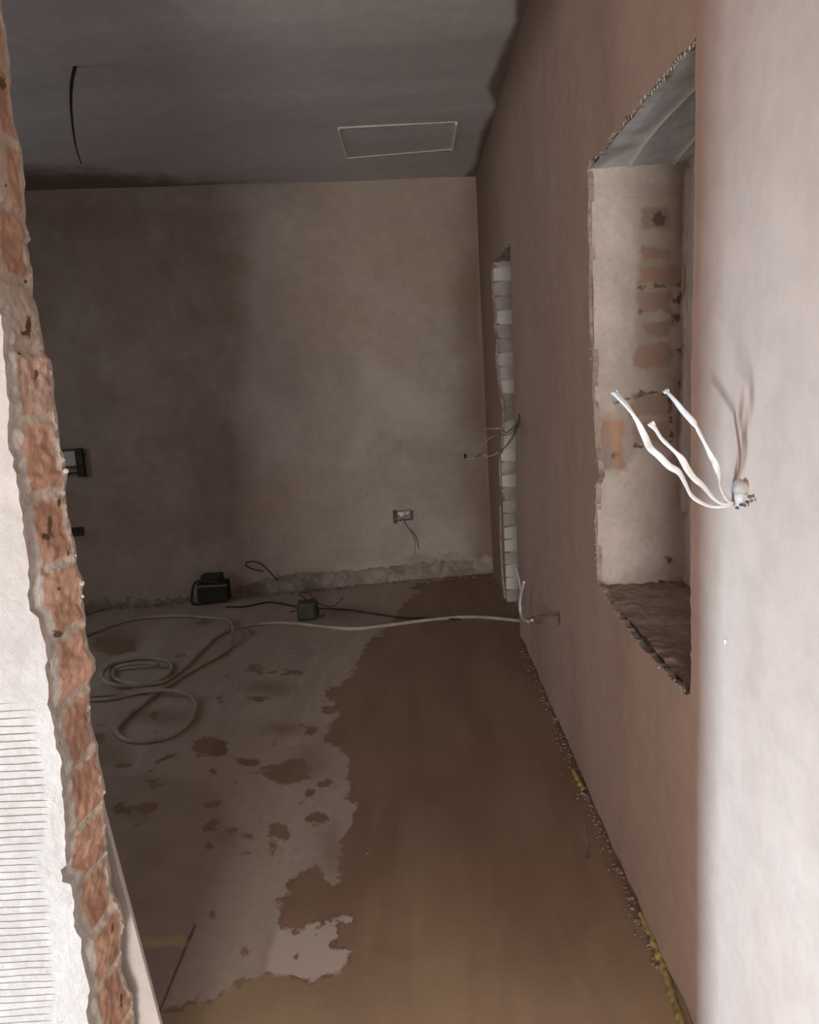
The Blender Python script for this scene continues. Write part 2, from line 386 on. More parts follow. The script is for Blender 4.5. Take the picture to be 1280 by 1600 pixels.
# chipped plaster lip along far edge of the niche and along lintel
def lip(poly_px, w, name, parent, seed, out=.004):
    bm=bmesh.new(); pts=[on_x(x,y,XW) for x,y in poly_px]; C=catmull(pts,6)
    for i,c in enumerate(C):
        for k in range(2):
            s=w*random.uniform(.25,.6)
            q=c+Vector((random.uniform(0,.008)-out*.3, random.uniform(-.4,.6)*s, random.uniform(-.6,.6)*s))
            r=bmesh.ops.create_icosphere(bm, subdivisions=1, radius=1)
            R=Matrix.Rotation(random.uniform(0,6),3,'X')
            for v in r['verts']:
                d=v.co.copy(); d*= (1+.5*noise.noise(d*2+Vector((i,k,seed)))); v.co = q+R@Vector((d.x*s*.35,d.y*s*.6,d.z*s*1.1))
    return from_bm(name,bm,M['edge'],parent)
lip([(938,243),(923,251),(921,300),(920,400),(921,470),(923,560),(926,640),(930,720),(930,760),(929,840),(932,905)], .008,'plaster_lip',wr,1)
lip([(1085,66),(1062,90),(1045,110),(1022,135),(1002,158),(985,180),(968,200),(950,222),(938,240)], .009,'plaster_lip',wr,2)
lip([(938,920),(965,962),(1000,1012),(1035,1048),(1066,1080)], .007,'plaster_lip',wr,3)
# doorway reveal: whitewashed brick courses
CH=.083
def fd(u,v):
    x=XW+.008+u*DD; z=-.02+v*(DZ1+.07); k=z/CH; c=math.floor(k); fz=k-c
    j=max(0,1-min(fz,1-fz)/.13)
    rec=.007*j*j+ (noise.noise(Vector((c*3.1,1,5)))*.010)
    return Vector((x,DY1+.012+rec+fbm((x,7,z),20)*.004,z))
dr = grid_obj('doorway_reveal', 40, 520, fd, M['whitebrick'], wr)
Pj=verts_np(dr.data); k=Pj[:,2]/CH; c=np.floor(k); fz=k-c
set_attr(dr.data,'pit', .30-np.minimum(fz,1-fz)*4.2 - (Pj[:,0]-XW)*5)
rt=np.array([noise.noise(Vector((i*2.7,3,1))) for i in range(60)]); set_attr(dr.data,'tone', rt[np.clip(c.astype(int),0,59)]+np.where(c==18,.6,-.1))
def fd2(u,v):
    x=XW+.008+u*DD; y=DY0-.01+v*(DY1-DY0+.05); return Vector((x,y,DZ1+.035+fbm((x,y,1),14)*.012))
grid_obj('doorway_soffit', 20, 30, fd2, M['core'], wr)
bm=bmesh.new(); box(bm,(XW+.008,DY0-.05,-.02),(XW+DD,DY0-.008,DZ1+.1)); box(bm,(XW+DD,DY0-.05,-.02),(XW+DD+.03,DY1+.08,DZ1+.1))
# solid masonry behind skin, around the openings
T=.012
def slab(y0,y1,z0,z1): box(bm,(XW+T,y0,z0),(XW+.45,y1,z1))
slab(-3.2,NY0-.03,-.02,ZC); slab(NY0-.03,NY1+.03,-.02,NZ0-.035); slab(NY0-.03,NY1+.03,NZ1+.03,ZC); slab(NY1+.03,DY0-.03,-.02,ZC)
slab(DY0-.03,DY1+.05,DZ1+.09,ZC); slab(DY1+.06,YE+.3,-.02,ZC); box(bm,(XW+ND+.03,NY0-.03,NZ0-.05),(XW+.45,NY1+.03,NZ1+.05))
from_bm('masonry', bm, M['core'], wr)

# ------------------------------------------------------------------ back wall
def b3(u,v,off=0): return Vector((u, YB+KB*u-off, v))
base=[(130,946),(200,944),(290,934),(360,922),(430,902),(470,895),(520,893),(560,890),(610,885),(650,880),(700,876),(722,874),(766,878)]
bb=[(on_b(x,y).x,on_b(x,y).z) for x,y in base]
bj=jagged(bb,.02,.018,11,closed=False)
outer=[(XL-.05,ZC+.02),(XL-.05,.01)]+bj+[(XW+.02,bj[-1][1]),(XW+.02,ZC+.02)]
def wob_b(c): return Vector((0,noise.noise(Vector((c.x*1.3,2,c.z*1.1)))*.005+noise.noise(Vector((c.x*5,2,c.z*5)))*.002,0))
nrm=Vector((-KB,1,0)).normalized()
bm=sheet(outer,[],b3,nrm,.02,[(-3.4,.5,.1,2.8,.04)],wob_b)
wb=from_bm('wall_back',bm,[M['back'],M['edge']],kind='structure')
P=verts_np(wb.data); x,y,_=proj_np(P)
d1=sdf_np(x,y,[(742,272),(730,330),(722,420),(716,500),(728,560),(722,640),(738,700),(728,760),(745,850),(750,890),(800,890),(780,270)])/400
d_shade=sdf_np(x,y,[(448,270),(452,380),(456,520),(430,640),(440,760),(425,880),(380,910),(-900,960),(-900,200)])/500-.13  # shade cast by the partition, put into the wall colour
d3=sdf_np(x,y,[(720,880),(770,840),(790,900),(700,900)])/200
set_attr(wb.data,'damp_shade',np.clip(np.maximum(np.maximum(d1,d3),np.minimum(d_shade,.02)-.04),-1,1))
set_attr(wb.data,'rubble',np.clip(sdf_np(x,y,[(130,940),(380,915),(455,895),(560,880),(640,868),(720,868),(770,872),(770,960),(130,960)])/350,-1,1))
def fbb(u,v):
    X=XL+u*(XW+.02-XL); z=-.01+v*.30
    return b3(X,z,-.012-.03*v)+Vector((0,-.020*(1-v)-fbm((X,2,z),22)*.012-fbm((X,4,z),70)*.004,0))
M['foot'] = mat('dirty_rubble_mortar', (.26,.21,.175,1), (.42,.36,.315,1), 12, bump=1, bscale=40, bdist=.008)
grid_obj('exposed_wall_foot', 360, 26, fbb, M['foot'], wb)
bm=bmesh.new(); obox(bm,(( XL+XW)/2,YB+KB*(XL+XW)/2+.13,ZC/2),Vector((1,KB,0))*(XW-XL)*.56,nrm*.09,(0,0,ZC/2))
from_bm('masonry',bm,M['core'],wb)

# ------------------------------------------------------------------ floor and ceiling
def wob_f(c): return Vector((0,0,noise.noise(Vector((c.x*2,c.y*2,3)))*.003))
bm=sheet([(XL-.1,-3.3),(XW+.7,-3.3),(XW+.7,6.0),(XL-.1,6.0)],[],lambda u,v:Vector((u,v,0)),(0,0,-1),0,[(-2.6,.6,1.4,5.3,.02)],wob_f)
fl=from_bm('floor',bm,M['floor'],kind='structure',smooth=True)
P=verts_np(fl.data); x,y,zz=proj_np(P); vis=zz>.5; ppm=F/np.maximum(zz,.3)
def fa(name,d): set_attr(fl.data,name,np.where(vis,np.clip(d,-1,1),-1))
wetp=[(766,889),(745,893),(715,896),(690,906),(650,912),(640,918),(655,925),(632,938),(622,955),(610,975),(585,994),(566,1014),(556,1038),(540,1064),(505,1080),(524,1103),(528,1118),
 (512,1138),(502,1158),(518,1166),(540,1176),(541,1220),(549,1246),(553,1262),(548,1290),(536,1312),(530,1345),(529,1372),(518,1382),(506,1366),(503,1352),(488,1349),(470,1362),(450,1382),
 (438,1408),(432,1436),(437,1450),(452,1460),(466,1464),(482,1452),(494,1444),(510,1436),(528,1432),(546,1434),(522,1440),(520,1466),(521,1480),(540,1483),(556,1489),(540,1500),(517,1515),(486,1530),(462,1530),
 (446,1518),(415,1518),(392,1524),(368,1538),(345,1550),(314,1563),(283,1572),(248,1577),(235,1700),(1500,1700),(1500,1500),(830,985),(812,950)]
sc=np.minimum(ppm, ppm*.62+60)
wet=sdf_np(x,y,wetp)/sc
blots=[(330,1167,28,17,0),(310,1162,14,6,0),(388,1190,17,8,0),(395,1207,8,4,0),(453,1206,40,19,-.1),(425,1210,18,9,0),(235,1224,15,7,0),(228,1262,21,9,0),(495,1278,19,11,-.3),(437,1300,15,16,-.5),(425,1320,10,16,0),
 (330,1258,14,6,0),(402,1046,13,7,0),(426,1050,8,4,0),(458,1050,15,4,0),(355,1056,7,4,0),(405,1092,11,4,0),(344,1093,7,5,0),(447,1139,14,5,0),(489,1141,12,7,0),(515,1112,15,8,0),(240,1115,8,6,0),(155,1156,15,9,0),
 (152,1133,8,3,0),(215,1288,12,8,0),(186,1265,10,10,0),(320,972,11,5,0),(394,987,9,4,0),(180,1008,34,16,0),(483,1239,10,6,0),(512,1222,14,7,-.5),(546,1249,7,9,0),(380,1488,8,8,0),(333,1430,5,5,0),(330,1356,6,3,0),
 (215,1413,8,5,-.3),(330,1322,6,3,0),(330,1293,14,6,-.4),(357,1296,10,6,-.4),(385,1335,8,4,0),(430,1162,4,4,0),(446,1174,3,2,0),(450,1008,4,3,0),(480,1014,4,2,0),(280,1025,6,3,0),(354,1024,4,3,0),(405,1276,7,4,0),(388,1307,7,3,0),
 (260,1186,12,4,-.4),(190,1197,12,4,0),(243,1206,6,3,0),(330,1205,9,4,0),(368,1226,5,4,0),(471,1254,4,2,0),(515,1297,4,5,0),(495,1460,7,6,0),(424,1430,7,2,0),(200,1270,8,4,0),(520,1150,6,5,0),(461,1497,4,4,0),(470,1133,4,3,0)]
for bx,by,a,b,an in blots:
    if a>10: a*=1.02
    c,s=math.cos(an),math.sin(an); dx=(x-bx)*c-(y-by)*s*-1*-1; dx=(x-bx)*c+(y-by)*-s*-1; dy=-(x-bx)*s+(y-by)*c
    q=np.hypot(dx/a,dy/b); wet=np.maximum(wet,(1-q)*min(a,b)*1.3/sc)
fa('wet',wet-.004)
hz=[(445,1139,60,18),(215,1275,60,30),(345,1310,45,40),(180,1000,60,35),(250,1120,80,18),(420,1075,60,20),(480,1190,60,40),(170,1180,50,40),(540,960,80,22),(520,1330,30,60),(230,1340,70,50)]
h=np.full(len(x),-1.0)
for bx,by,a,b in hz: h=np.maximum(h,(1-np.hypot((x-bx)/a,(y-by)/b))*.12-.05)
fa('haze',np.maximum(h, np.minimum(sdf_np(x,y,[(250,1575),(291,1476),(345,1352),(370,1318),(330,1230),(140,1200),(120,1640),(230,1640)])/sc,.012)))
fa('pale',sdf_np(x,y,[(431,1460),(437,1440),(560,1430),(565,1520),(470,1535),(415,1520),(417,1510)])/sc)
seam=np.full(len(x),1e9)
for ln_ in ([(250,1575),(291,1476),(330,1400),(356,1345)],[(250,1575),(235,1620)]):
    seam=np.minimum(seam,sdf_np(x,y,ln_,False))
fa('seam',(3.0-seam)/sc*np.where(y>1440,1,.0)-np.where(y>1440,0,.01))
fa('yellow',np.maximum((7-sdf_np(x,y,[(225,1473),(288,1470)],False))/sc, (6-sdf_np(x,y,[(985,1400),(1010,1450),(1030,1500),(1045,1550),(1062,1600),(1085,1650)],False))/sc))
fa('ochre',np.where(wet>0,(y-1490)/800+ -.15*np.abs(x-650)/500,-1))
# sheets of floor covering: one slightly raised board edge
def ceil_wob(c): return Vector((0,0,noise.noise(Vector((c.x*1.2,c.y*1.2,7)))*.010))
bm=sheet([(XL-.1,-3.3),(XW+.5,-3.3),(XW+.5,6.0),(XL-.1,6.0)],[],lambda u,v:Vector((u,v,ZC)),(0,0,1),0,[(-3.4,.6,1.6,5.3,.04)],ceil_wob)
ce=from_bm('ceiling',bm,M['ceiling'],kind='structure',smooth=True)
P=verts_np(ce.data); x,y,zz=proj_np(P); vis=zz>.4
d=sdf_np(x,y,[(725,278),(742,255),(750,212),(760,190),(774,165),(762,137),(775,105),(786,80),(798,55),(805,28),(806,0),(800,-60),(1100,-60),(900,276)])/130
d_shade=sdf_np(x,y,[(-200,240),(60,264),(160,268),(300,283),(430,290),(430,300),(-200,330)])/260  # soft shade band by the back wall, put into the ceiling colour
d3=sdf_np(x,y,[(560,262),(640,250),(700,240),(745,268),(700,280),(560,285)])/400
set_attr(ce.data,'damp_shade',np.where(vis,np.clip(np.maximum(d,d_shade),-1,1),-1))

# ------------------------------------------------------------------ other walls (room shell round the camera)
def wall_with_window(name, axis, at, a0, a1, w, sgn):
    bm=bmesh.new(); w0,w1,z0,z1=w
    for (p,q,r,s) in ((a0,w0,-.02,ZC),(w1,a1,-.02,ZC),(w0,w1,-.02,z0),(w0,w1,z1,ZC)):
        lo,hi=((at,p,r),(at+sgn*.2,q,s)) if axis=='x' else ((p,at,r),(q,at+sgn*.2,s))
        box(bm,[min(a,b) for a,b in zip(lo,hi)],[max(a,b) for a,b in zip(lo,hi)])
    w_=from_bm(name,bm,M['wall'],kind='structure'); set_attr(w_.data,'damp_shade',[-1]*len(w_.data.vertices))
wall_with_window('wall_left','x',XL,YF-.1,6,WINS['far'],-1)  # this opening is invented to hold the added fill lamp
wall_with_window('wall_near_left','x',-2.75,-3.3,YN+.02,WINS['side'],-1)
wall_with_window('wall_rear','y',-3.15,-2.95,XW+.5,WINS['rear'],-1)

# ------------------------------------------------------------------ broken partition on the left
near_px=[(-75,-120),(-40,60),(-22,200),(-12,330),(-2,430),(4,470),(10,520),(14,580),(20,640),(21,700),(26,715),(30,740),(38,790),(44,830),(49,860),(52,905),(50,925),(53,950),(66,962),(72,990),(78,1015),(80,1050),(84,1075),(80,1095),(90,1120),
 (93,1150),(101,1185),(104,1235),(107,1280),(106,1320),(109,1345),(100,1352),(102,1372),(116,1374),(121,1400),(120,1440),(131,1470),(136,1500),(144,1540),(140,1580),(150,1610),(160,1700),(172,1800)]
far_px=[(-10,-120),(0,20),(8,60),(12,120),(14,170),(24,215),(31,250),(34,300),(36,345),(44,372),(38,380),(46,420),(48,440),(47,462),(56,485),(61,520),(67,552),(77,562),(80,600),(84,640),(88,668),(92,700),(98,720),(97,735),(103,736),(99,760),(101,790),(108,822),
 (116,870),(120,895),(127,912),(125,935),(131,968),(132,1000),(136,1018),(147,1032),(146,1050),(138,1066),(138,1100),(139,1130),(146,1160),(152,1168),(149,1185),(156,1210),(163,1240),(160,1250),(160,1270),(163,1290),(165,1340),(171,1390),(178,1405),(190,1430),(192,1450),(187,1470),(188,1520),(195,1540),(205,1560),(209,1610),(222,1700),(232,1800)]
nearW=[on_y(x,y,YN) for x,y in near_px]; farW=[on_y(x,y,YF) for x,y in far_px]
print('near X', [round(p.x,3) for p in nearW][::4]); print('far X', [round(p.x,3) for p in farW][::5])
def interp(L,z):
    zs=[p.z for p in L][::-1]; xs=[p.x for p in L][::-1]; return float(np.interp(z,zs,xs))
wp_out=[(p.x,p.z) for p in nearW if p.z<ZC and p.z>0]
wp_out=[(interp(nearW,ZC+.02),ZC+.02)]+wp_out+[(interp(nearW,-.01),-.01)]
js=jagged(wp_out,.010,.004,21,closed=False)
outer=js+[(XL,-.02),(XL,ZC+.02)]
bm=sheet(outer,[],lambda u,v:Vector((u,YN-.012,v)),(0,1,0),.013,[(-1.2,-.4,.0,2.4,.03)],
         lambda c: Vector((0,noise.noise(Vector((c.x*4,1,c.z*4)))*.003,0)))
M['ribbed']=mat('white_combed_plaster',(.52,.495,.47,1),(.60,.58,.56,1),5,bump=0,speck=(60,.73,(.5,.45,.42,1)))
nt=M['ribbed'].node_tree; p=nt.nodes['Principled BSDF']; tc=N(nt,'ShaderNodeTexCoord').outputs['Object']
wv=N(nt,'ShaderNodeTexWave',wave_type='BANDS',bands_direction='Z',wave_profile='SAW'); wv.inputs['Scale'].default_value=24; wv.inputs['Distortion'].default_value=1.6; wv.inputs['Detail'].default_value=3; wv.inputs['Detail Scale'].default_value=1.5
mpw=N(nt,'ShaderNodeMapping'); mpw.inputs['Scale'].default_value=(.35,1,1); nt.links.new(tc,mpw.inputs[0]); nt.links.new(mpw.outputs[0],wv.inputs[0])
att=N(nt,'ShaderNodeAttribute',attribute_name='comb').outputs['Fac']
g=ramp(nt,wv.outputs['Fac'],.80,.97); brk=ramp(nt,mathn(nt,'ADD',noise_n(nt,mpw.outputs[0],9,5,.6),att),.5,.75)
groove=mathn(nt,'MULTIPLY',g,brk)
bp=N(nt,'ShaderNodeBump'); bp.inputs['Strength'].default_value=.9; bp.inputs['Distance'].default_value=.006
hh=mathn(nt,'SUBTRACT',mathn(nt,'MULTIPLY',noise_n(nt,tc,24,8,.65),.6),groove); nt.links.new(hh,bp.inputs['Height']); nt.links.new(bp.outputs[0],p.inputs['Normal'])
src=p.inputs['Base Color'].links[0].from_socket
nt.links.new(mixc(nt,mathn(nt,'MULTIPLY',groove,.55),src,(.42,.36,.31,1)),p.inputs['Base Color'])
wp=from_bm('wall_partition',bm,[M['ribbed'],M['edge']],kind='structure')
P=verts_np(wp.data); x,y,zz=proj_np(P)
set_attr(wp.data,'comb',np.clip(np.minimum((y-1010)/250, (75+ (y-1000)*.05-x)/60)-.25,-.6,.35))
# brick end of the partition: relief grid between near and far broken edges
joints=[(770,12),(872,10),(975,11),(1072,10),(1165,10),(1252,12),(1335,11),(1418,10)]
# joint heights from where they meet the far edge
jz=[on_y(120,y,YF).z for y,_ in joints]; per=(jz[0]-jz[-1])/(len(jz)-1)
JZ=sorted(jz+[jz[0]+per*i for i in range(1,22)]+[jz[-1]-per*i for i in range(1,8)])
print('period',per)
JZa=np.array(JZ)
def jamb(u,v):
    z=-.02+v*(ZC+.04); xn=interp(nearW,z)-.002; xf=interp(farW,z); y=YN+.001+u*(YF-YN)
    d=np.abs(JZa-z-.02*fbm((1,y,z),3)).min()
    xx=xn+(xf-xn)*u
    mort=1 if d<.007 else 0
    bulge=.0035*math.sin(math.pi*min(1,max(0,(d-.004)/.03)))
    relief=fbm((2,y,z),12)*.004+fbm((5,y,z),60)*.0025
    edge=min(1,u*6,(1-u)*8)
    return Vector((xx+(relief+bulge*.5-.003*mort)*edge + noise.noise(Vector((y*50,1,z*90)))*.003*(1-edge)*2*u, y, z))
jb=grid_obj('broken_brick_end',26,900,jamb,M['jamb'],wp,label='ragged orange brick and mortar end of the white wall')
P=verts_np(jb.data); z=P[:,2]; u=(P[:,1]-YN)/(YF-YN); nz=np.array([.02*fbm((1,a[1],a[2]),3) for a in P])
dj_=np.abs(JZa[None,:]-(z+nz)[:,None]).min(1)
course=np.searchsorted(JZa,z+nz)
lo=np.array([.12+.10*noise.noise(Vector((c*1.7,2,3))) for c in range(60)]); hi=np.array([.86+.12*noise.noise(Vector((c*2.3,5,3))) for c in range(60)])
L=lo[np.clip(course,0,59)]; Hh=hi[np.clip(course,0,59)]+.10
bk=np.minimum.reduce([(dj_-.009)*80,(u-L-.06)*5,(Hh-u)*5])
st=np.array([noise.noise(Vector((c*3.3,7,1))) for c in range(60)])[np.clip(course,0,59)]
x,y,zz=proj_np(P)
bk=np.where(y<400,np.minimum(bk,(u-.35)*2-.2+st*1.2),bk)
bk=np.where((y>400)&(y<720),np.minimum(bk,st*1.2-.05),bk)
set_attr(jb.data,'brick',np.clip(bk,-1,.7))
sk=np.maximum((.24-u)*5,(u-.97)*8); sk=np.where(y<480,-1,sk)
set_attr(jb.data,'skim',np.clip(sk-.15,-1,.6))
pm=np.full(len(x),-1.0)
for bx,by,a,b in [(44,510,6,16),(40,520,9,5),(56,586,4,10),(78,820,4,16),(72,838,8,6),(92,785,3,6),(29,552,3,2),(3,130,5,15),(10,290,3,4),(106,865,2,6),(92,920,4,3),(90,990,10,6),(176,1450,3,10),(190,1565,3,10),(85,700,4,3),(40,440,3,3)]:
    pm=np.maximum(pm,(1-np.hypot((x-bx)/a,(y-by)/b))*.9)
set_attr(jb.data,'pit',np.clip(pm-.15,-1,.6))
bm=bmesh.new(); box(bm,(XL,YN+.001,-.02),(-.70,YF,ZC+.02)); from_bm('masonry',bm,M['core'],wp)
# thin far skin: plaster flange behind the bricks
fo=[(p.x-.001,p.z) for p in farW if 0<p.z<ZC]
fo=[(interp(farW,ZC+.02),ZC+.02)]+fo+[(interp(farW,-.01),-.01)]
bm=sheet(jagged(fo,.012,.003,31,closed=False)+[(XL,-.02),(XL,ZC+.02)],[],lambda u,v:Vector((u,YF-.002,v)),(0,1,0),.012,[])
M['tanedge']=mat('tan_plaster_edge',(.50,.41,.33,1),(.62,.53,.44,1),30,bump=.6,bscale=90,bdist=.003)
from_bm('far_plaster_skin',bm,[M['tanedge'],M['tanedge']],wp)
# small white chips clinging to the edge
for (x_,y_,s) in ((103,736,.006),(128,912,.006),(129,932,.004),(118,868,.0025),(161,1238,.006)):
    bm=bmesh.new(); r=bmesh.ops.create_icosphere(bm,subdivisions=2,radius=s*.75)
    c=on_y(x_,y_,YF if x_!=104 else YN-.008)
    for v in r['verts']: v.co=c+v.co*(1+.5*noise.noise(v.co*300+Vector((x_,0,0))))
    from_bm('plaster_chip',bm,M['chalk'],wp)

# ------------------------------------------------------------------ board leaning behind the partition
a=on_y(160,1262,YF+.075); b=on_y(250,1600,YF+.03)
dirv=(b-a).normalized(); bot=a+dirv*((a.z-.006)/-dirv.z); top=a-dirv*.12
side=Vector((-dirv.z,0,dirv.x)); side=-side if side.x>0 else side
side.z=abs(side.z); side.normalize()
bm=bmesh.new(); nn=dirv.cross(side).normalized(); nn=-nn if nn.y<0 else nn
vs=[bot,top,top+side*.55,bot+side*.55]; A=[bm.verts.new(v) for v in vs]; B=[bm.verts.new(v+nn*.0125) for v in vs]
bm.faces.new(A); bm.faces.new(B[::-1])
for i in range(4): bm.faces.new((A[i],B[i],B[(i+1)%4],A[(i+1)%4]))
bmesh.ops.recalc_face_normals(bm,faces=bm.faces[:]); bevel(bm,.0015,1)
from_bm('leaning_board',bm,M['board'],label='off-white board leaning behind the broken brick wall end',cat='board')

# ------------------------------------------------------------------ hoses and cables on the floor
def Zp(pts,z): return [on_z(x,y,z) for x,y in pts]
def C2(pts): return [(120+x*.34375,840+y*.34375) for x,y in pts]
hr=.0105
hoseA=[(820,969),(812,970),(786,967),(746,964),(709,965),(666,969),(613,976),(560,982)]+C2([(1180,410),(1100,402),(1000,391),(880,388),(780,399),(700,418),(640,448),(590,490),(545,535),(490,590),(440,632),(390,658),(320,668),(240,674),(165,668),(122,645),(118,615),(150,582),(215,560),(300,549),(380,553),(425,570),(430,600),(405,635),(350,658),(270,664),(200,652),(166,632),(170,602),(215,580),(300,572),(370,577)])
zA=[hr]*len(hoseA); pA=[on_z(x,y,hr+(.022 if 22<=i<=24 or i in (37,38,39,40) else .0)) for i,(x,y) in enumerate(hoseA)]
tube_obj('hose',pA,hr,M['hose'],seg=10,label='cream hose running from the right wall doorway into a flat oval coil',cat='hose')
hoseB=C2([(-60,480),(20,455),(80,430),(150,402),(240,375),(340,361),(450,356),(550,359),(630,367),(685,374),(709,402),(706,455),(688,505),(640,540),(540,592),(480,628),(430,662),(350,715),(285,768),(225,815),(190,858),(183,885),(215,915),(285,927),(370,917),(440,892),(500,850),(533,802),(541,755),(512,715),(455,698),(380,695),(280,706),(160,732),(60,738),(-40,740)])
pB=[on_z(x,y,hr+(.022 if i in (10,) or i in (15,16) else .0)+( .024 if i in (17,18) else 0)*0) for i,(x,y) in enumerate(hoseB)]
pB=[on_z(x,y,hr+(.024 if i in (29,30,31) else .02 if i in (10,11) else .0)) for i,(x,y) in enumerate(hoseB)]
tube_obj('hose',pB,hr,M['hose'],seg=10,label='cream hose forming the large open loop nearest the brick wall end',cat='hose')
hoseC=C2([(-60,728),(20,722),(90,719),(170,714),(260,703),(330,697)])
tube_obj('hose',[on_z(x,y,.010) for x,y in hoseC],.007,M['hose'],seg=8,label='thin pale tube lying just behind the thick hose by the brick edge',cat='hose')
tube_obj('batten',Zp([(120,966),(150,955),(192,944)],.008),.008,M['greywire'],label='thin pale strip lying in the dark far left corner of the floor',cat='strip')
def C3(pts): return [(250+x*.234375,840+y*.234375) for x,y in pts]
tube_obj('power_cord',Zp(C3([(440,462),(520,462),(580,458),(650,443),(730,430),(800,438),(860,450),(915,460)]),.006),.0055,M['darkwire'],label='black cord between the black work light and the dark green junction',cat='cord')
tube_obj('power_cord',Zp(C3([(1020,472),(1100,473),(1180,477),(1280,486)])+[(590,960),(630,965),(680,966),(720,968)],.006),.0055,M['darkwire'],label='black cord from the dark green junction running under the hose to the right',cat='cord')
# junction lump with sprouting wires
c=on_z(482,966,0); j=empty('junction_box',c,'small dark green cable junction with stray wires on the floor by the back wall','junction box')
bm=bmesh.new(); s=(on_z(497,966,0)-on_z(468,966,0)).length*.5; vs=box(bm,(-s,-.05,0),(s,.06,.115)); bevel(bm,.02,3)
for v in bm.verts: v.co=v.co*(1+.12*noise.noise(v.co*30)); v.co+=c
from_bm('housing',bm,M['green'],j,smooth=False)
for pts in ([(960,470),(1000,445),(1060,440),(1130,460),(1180,440),(1222,398)],[(1010,450),(1050,430),(1030,410),(1000,380)],[(1010,460),(985,430),(960,413)],[(930,490),(895,490),(862,497)],[(1030,520),(1060,528),(1100,515)],[(1000,440),(960,400),(925,373),(980,362),(1040,345)]):
    base_=C3(pts); Y0=c.y-.01
    tube_obj('wire',[Vector(on_y(x,y,Y0)) for x,y in base_],.0035,M['darkwire'],j)
# black work light
p0=on_z(352,945,0); yl=p0.y+.03
l=empty('work_light',(on_y(330,944,yl).x,yl+.06,0),'black box-shaped work light with a tubular side handle on the floor by the back wall','work light')
x0=on_y(308,930,yl).x; x1=on_y(354,930,yl).x; zt=on_y(330,912,yl).z; zl=on_y(330,902,yl).z
bm=bmesh.new(); box(bm,(x0,yl,.012),(x1,yl+.13,zt)); bevel(bm,.012,2); from_bm('housing',bm,M['black'],l)
bm=bmesh.new(); box(bm,(x0+.03,yl+.015,zt),(x1-.035,yl+.11,zl+.01)); bevel(bm,.01,2); from_bm('lid',bm,M['black'],l)
bm=bmesh.new(); box(bm,(x0+.005,yl-.006,zt-.022),(x1+.012,yl+.004,zt-.012)); bevel(bm,.002,1); from_bm('rim',bm,M['greywire'],l)
bm=bmesh.new(); q=[on_y(x,y,yl-.01) for x,y in ((350,911),(330,910),(312,908),(303,914),(300,930),(300,941),(306,945),(325,946))]; q=[Vector((v.x,v.y,max(v.z,.010))) for v in q]
tube(bm,q,.009); from_bm('handle',bm,M['black'],l,smooth=True)
# wire loop poking out of the wall foot
tube_obj('wire',[on_b(x,y,.03) for x,y in C3([(690,225),(625,212),(572,185),(585,165),(625,160),(670,175),(715,212),(745,245),(785,285)])],.004,M['darkwire'],label='dark wire looped out of the foot of the back wall above the black cord',cat='wire')

# ------------------------------------------------------------------ things on the back wall
def bplate(bm, x0,y0,x1,y1, off0, off1):
    a=on_b(x0,y1); b=on_b(x1,y0)
    ux=Vector((1,KB,0)).normalized(); c=(a+b)/2
    obox(bm, c-nrm*((off0+off1)/2), ux*((b-a).dot(ux)/2), nrm*((off1-off0)/2), (0,0,(b.z-a.z)/2))
t=empty('distribution_box',on_b(100,724),'small grey panelled electrical box in a dark frame on the back wall beside the bricks','electrical box')
bm=bmesh.new()
for r in ((70,700,129,705),(125,700,130,745),(70,729,129,733),(70,738,129,741)): bplate(bm,*r,-.002,.042)
bevel(bm,.002,1); from_bm('frame',bm,M['darkwire'],t)
bm=bmesh.new(); bplate(bm,70,704,126,730,0,.03); from_bm('panel',bm,M['panel'],t)
bm=bmesh.new(); bplate(bm,70,741,126,745,0,.03); from_bm('lower_strip',bm,M['panel'],t)
bm=bmesh.new(); bplate(bm,129,708,134,714,0,.02); bevel(bm,.003,1); from_bm('latch',bm,M['black'],t)
t=empty('socket_recess',on_b(118,831),'dark empty square socket box low on the back wall beside the bricks','socket box')
bm=bmesh.new(); bplate(bm,105,823,130,839,-.01,.006)
from_bm('housing',bm,M['darkwire'],t)
# bright metal socket box with cable
t=empty('socket_box',on_b(630,805),'open wall socket box with shiny white metal bits low on the back wall','socket box')
bm=bmesh.new()
for r in ((615,797,620,818),(620,810,645,814),(619,796,642,798),(642,797,645,812)): bplate(bm,*r,-.004,.010)
from_bm('rim',bm,M['hole'],t)
bm=bmesh.new(); bplate(bm,618,797,644,812,-.01,.0025); from_bm('back_plate',bm,M['greywire'],t)
for r in ((621.5,799.5,631,804),(625,803,629.5,807),(632,801,634.7,804),(636,798.5,638.2,803.5)):
    bm=bmesh.new(); bplate(bm,*r,.004,.014); bevel(bm,.001,1); from_bm('terminal',bm,M['white'],t)
tube_obj('cable',[on_b(x,y,o) for x,y,o in ((627,807,.01),(632,815,.03),(637,825,.045),(645,832,.05),(650,840,.05),(653,850,.05),(654.5,858,.05))],.004,M['browncable'],label='short brown cable hanging out of the open wall socket box',cat='cable')
tube_obj('cable',[on_b(x,y,o) for x,y,o in ((627,808,.01),(633,818,.02),(641,830,.03),(648,845,.03),(649,860,.03),(647,867,.03))],.003,M['greywire'],label='thinner grey cable hanging out of the same wall socket box',cat='cable')
bm=bmesh.new(); bplate(bm,725,709,728,716,-.005,.02); from_bm('wall_plug',bm,M['darkwire'],label='tiny dark plug standing out of the back wall near the right corner',cat='wall plug')

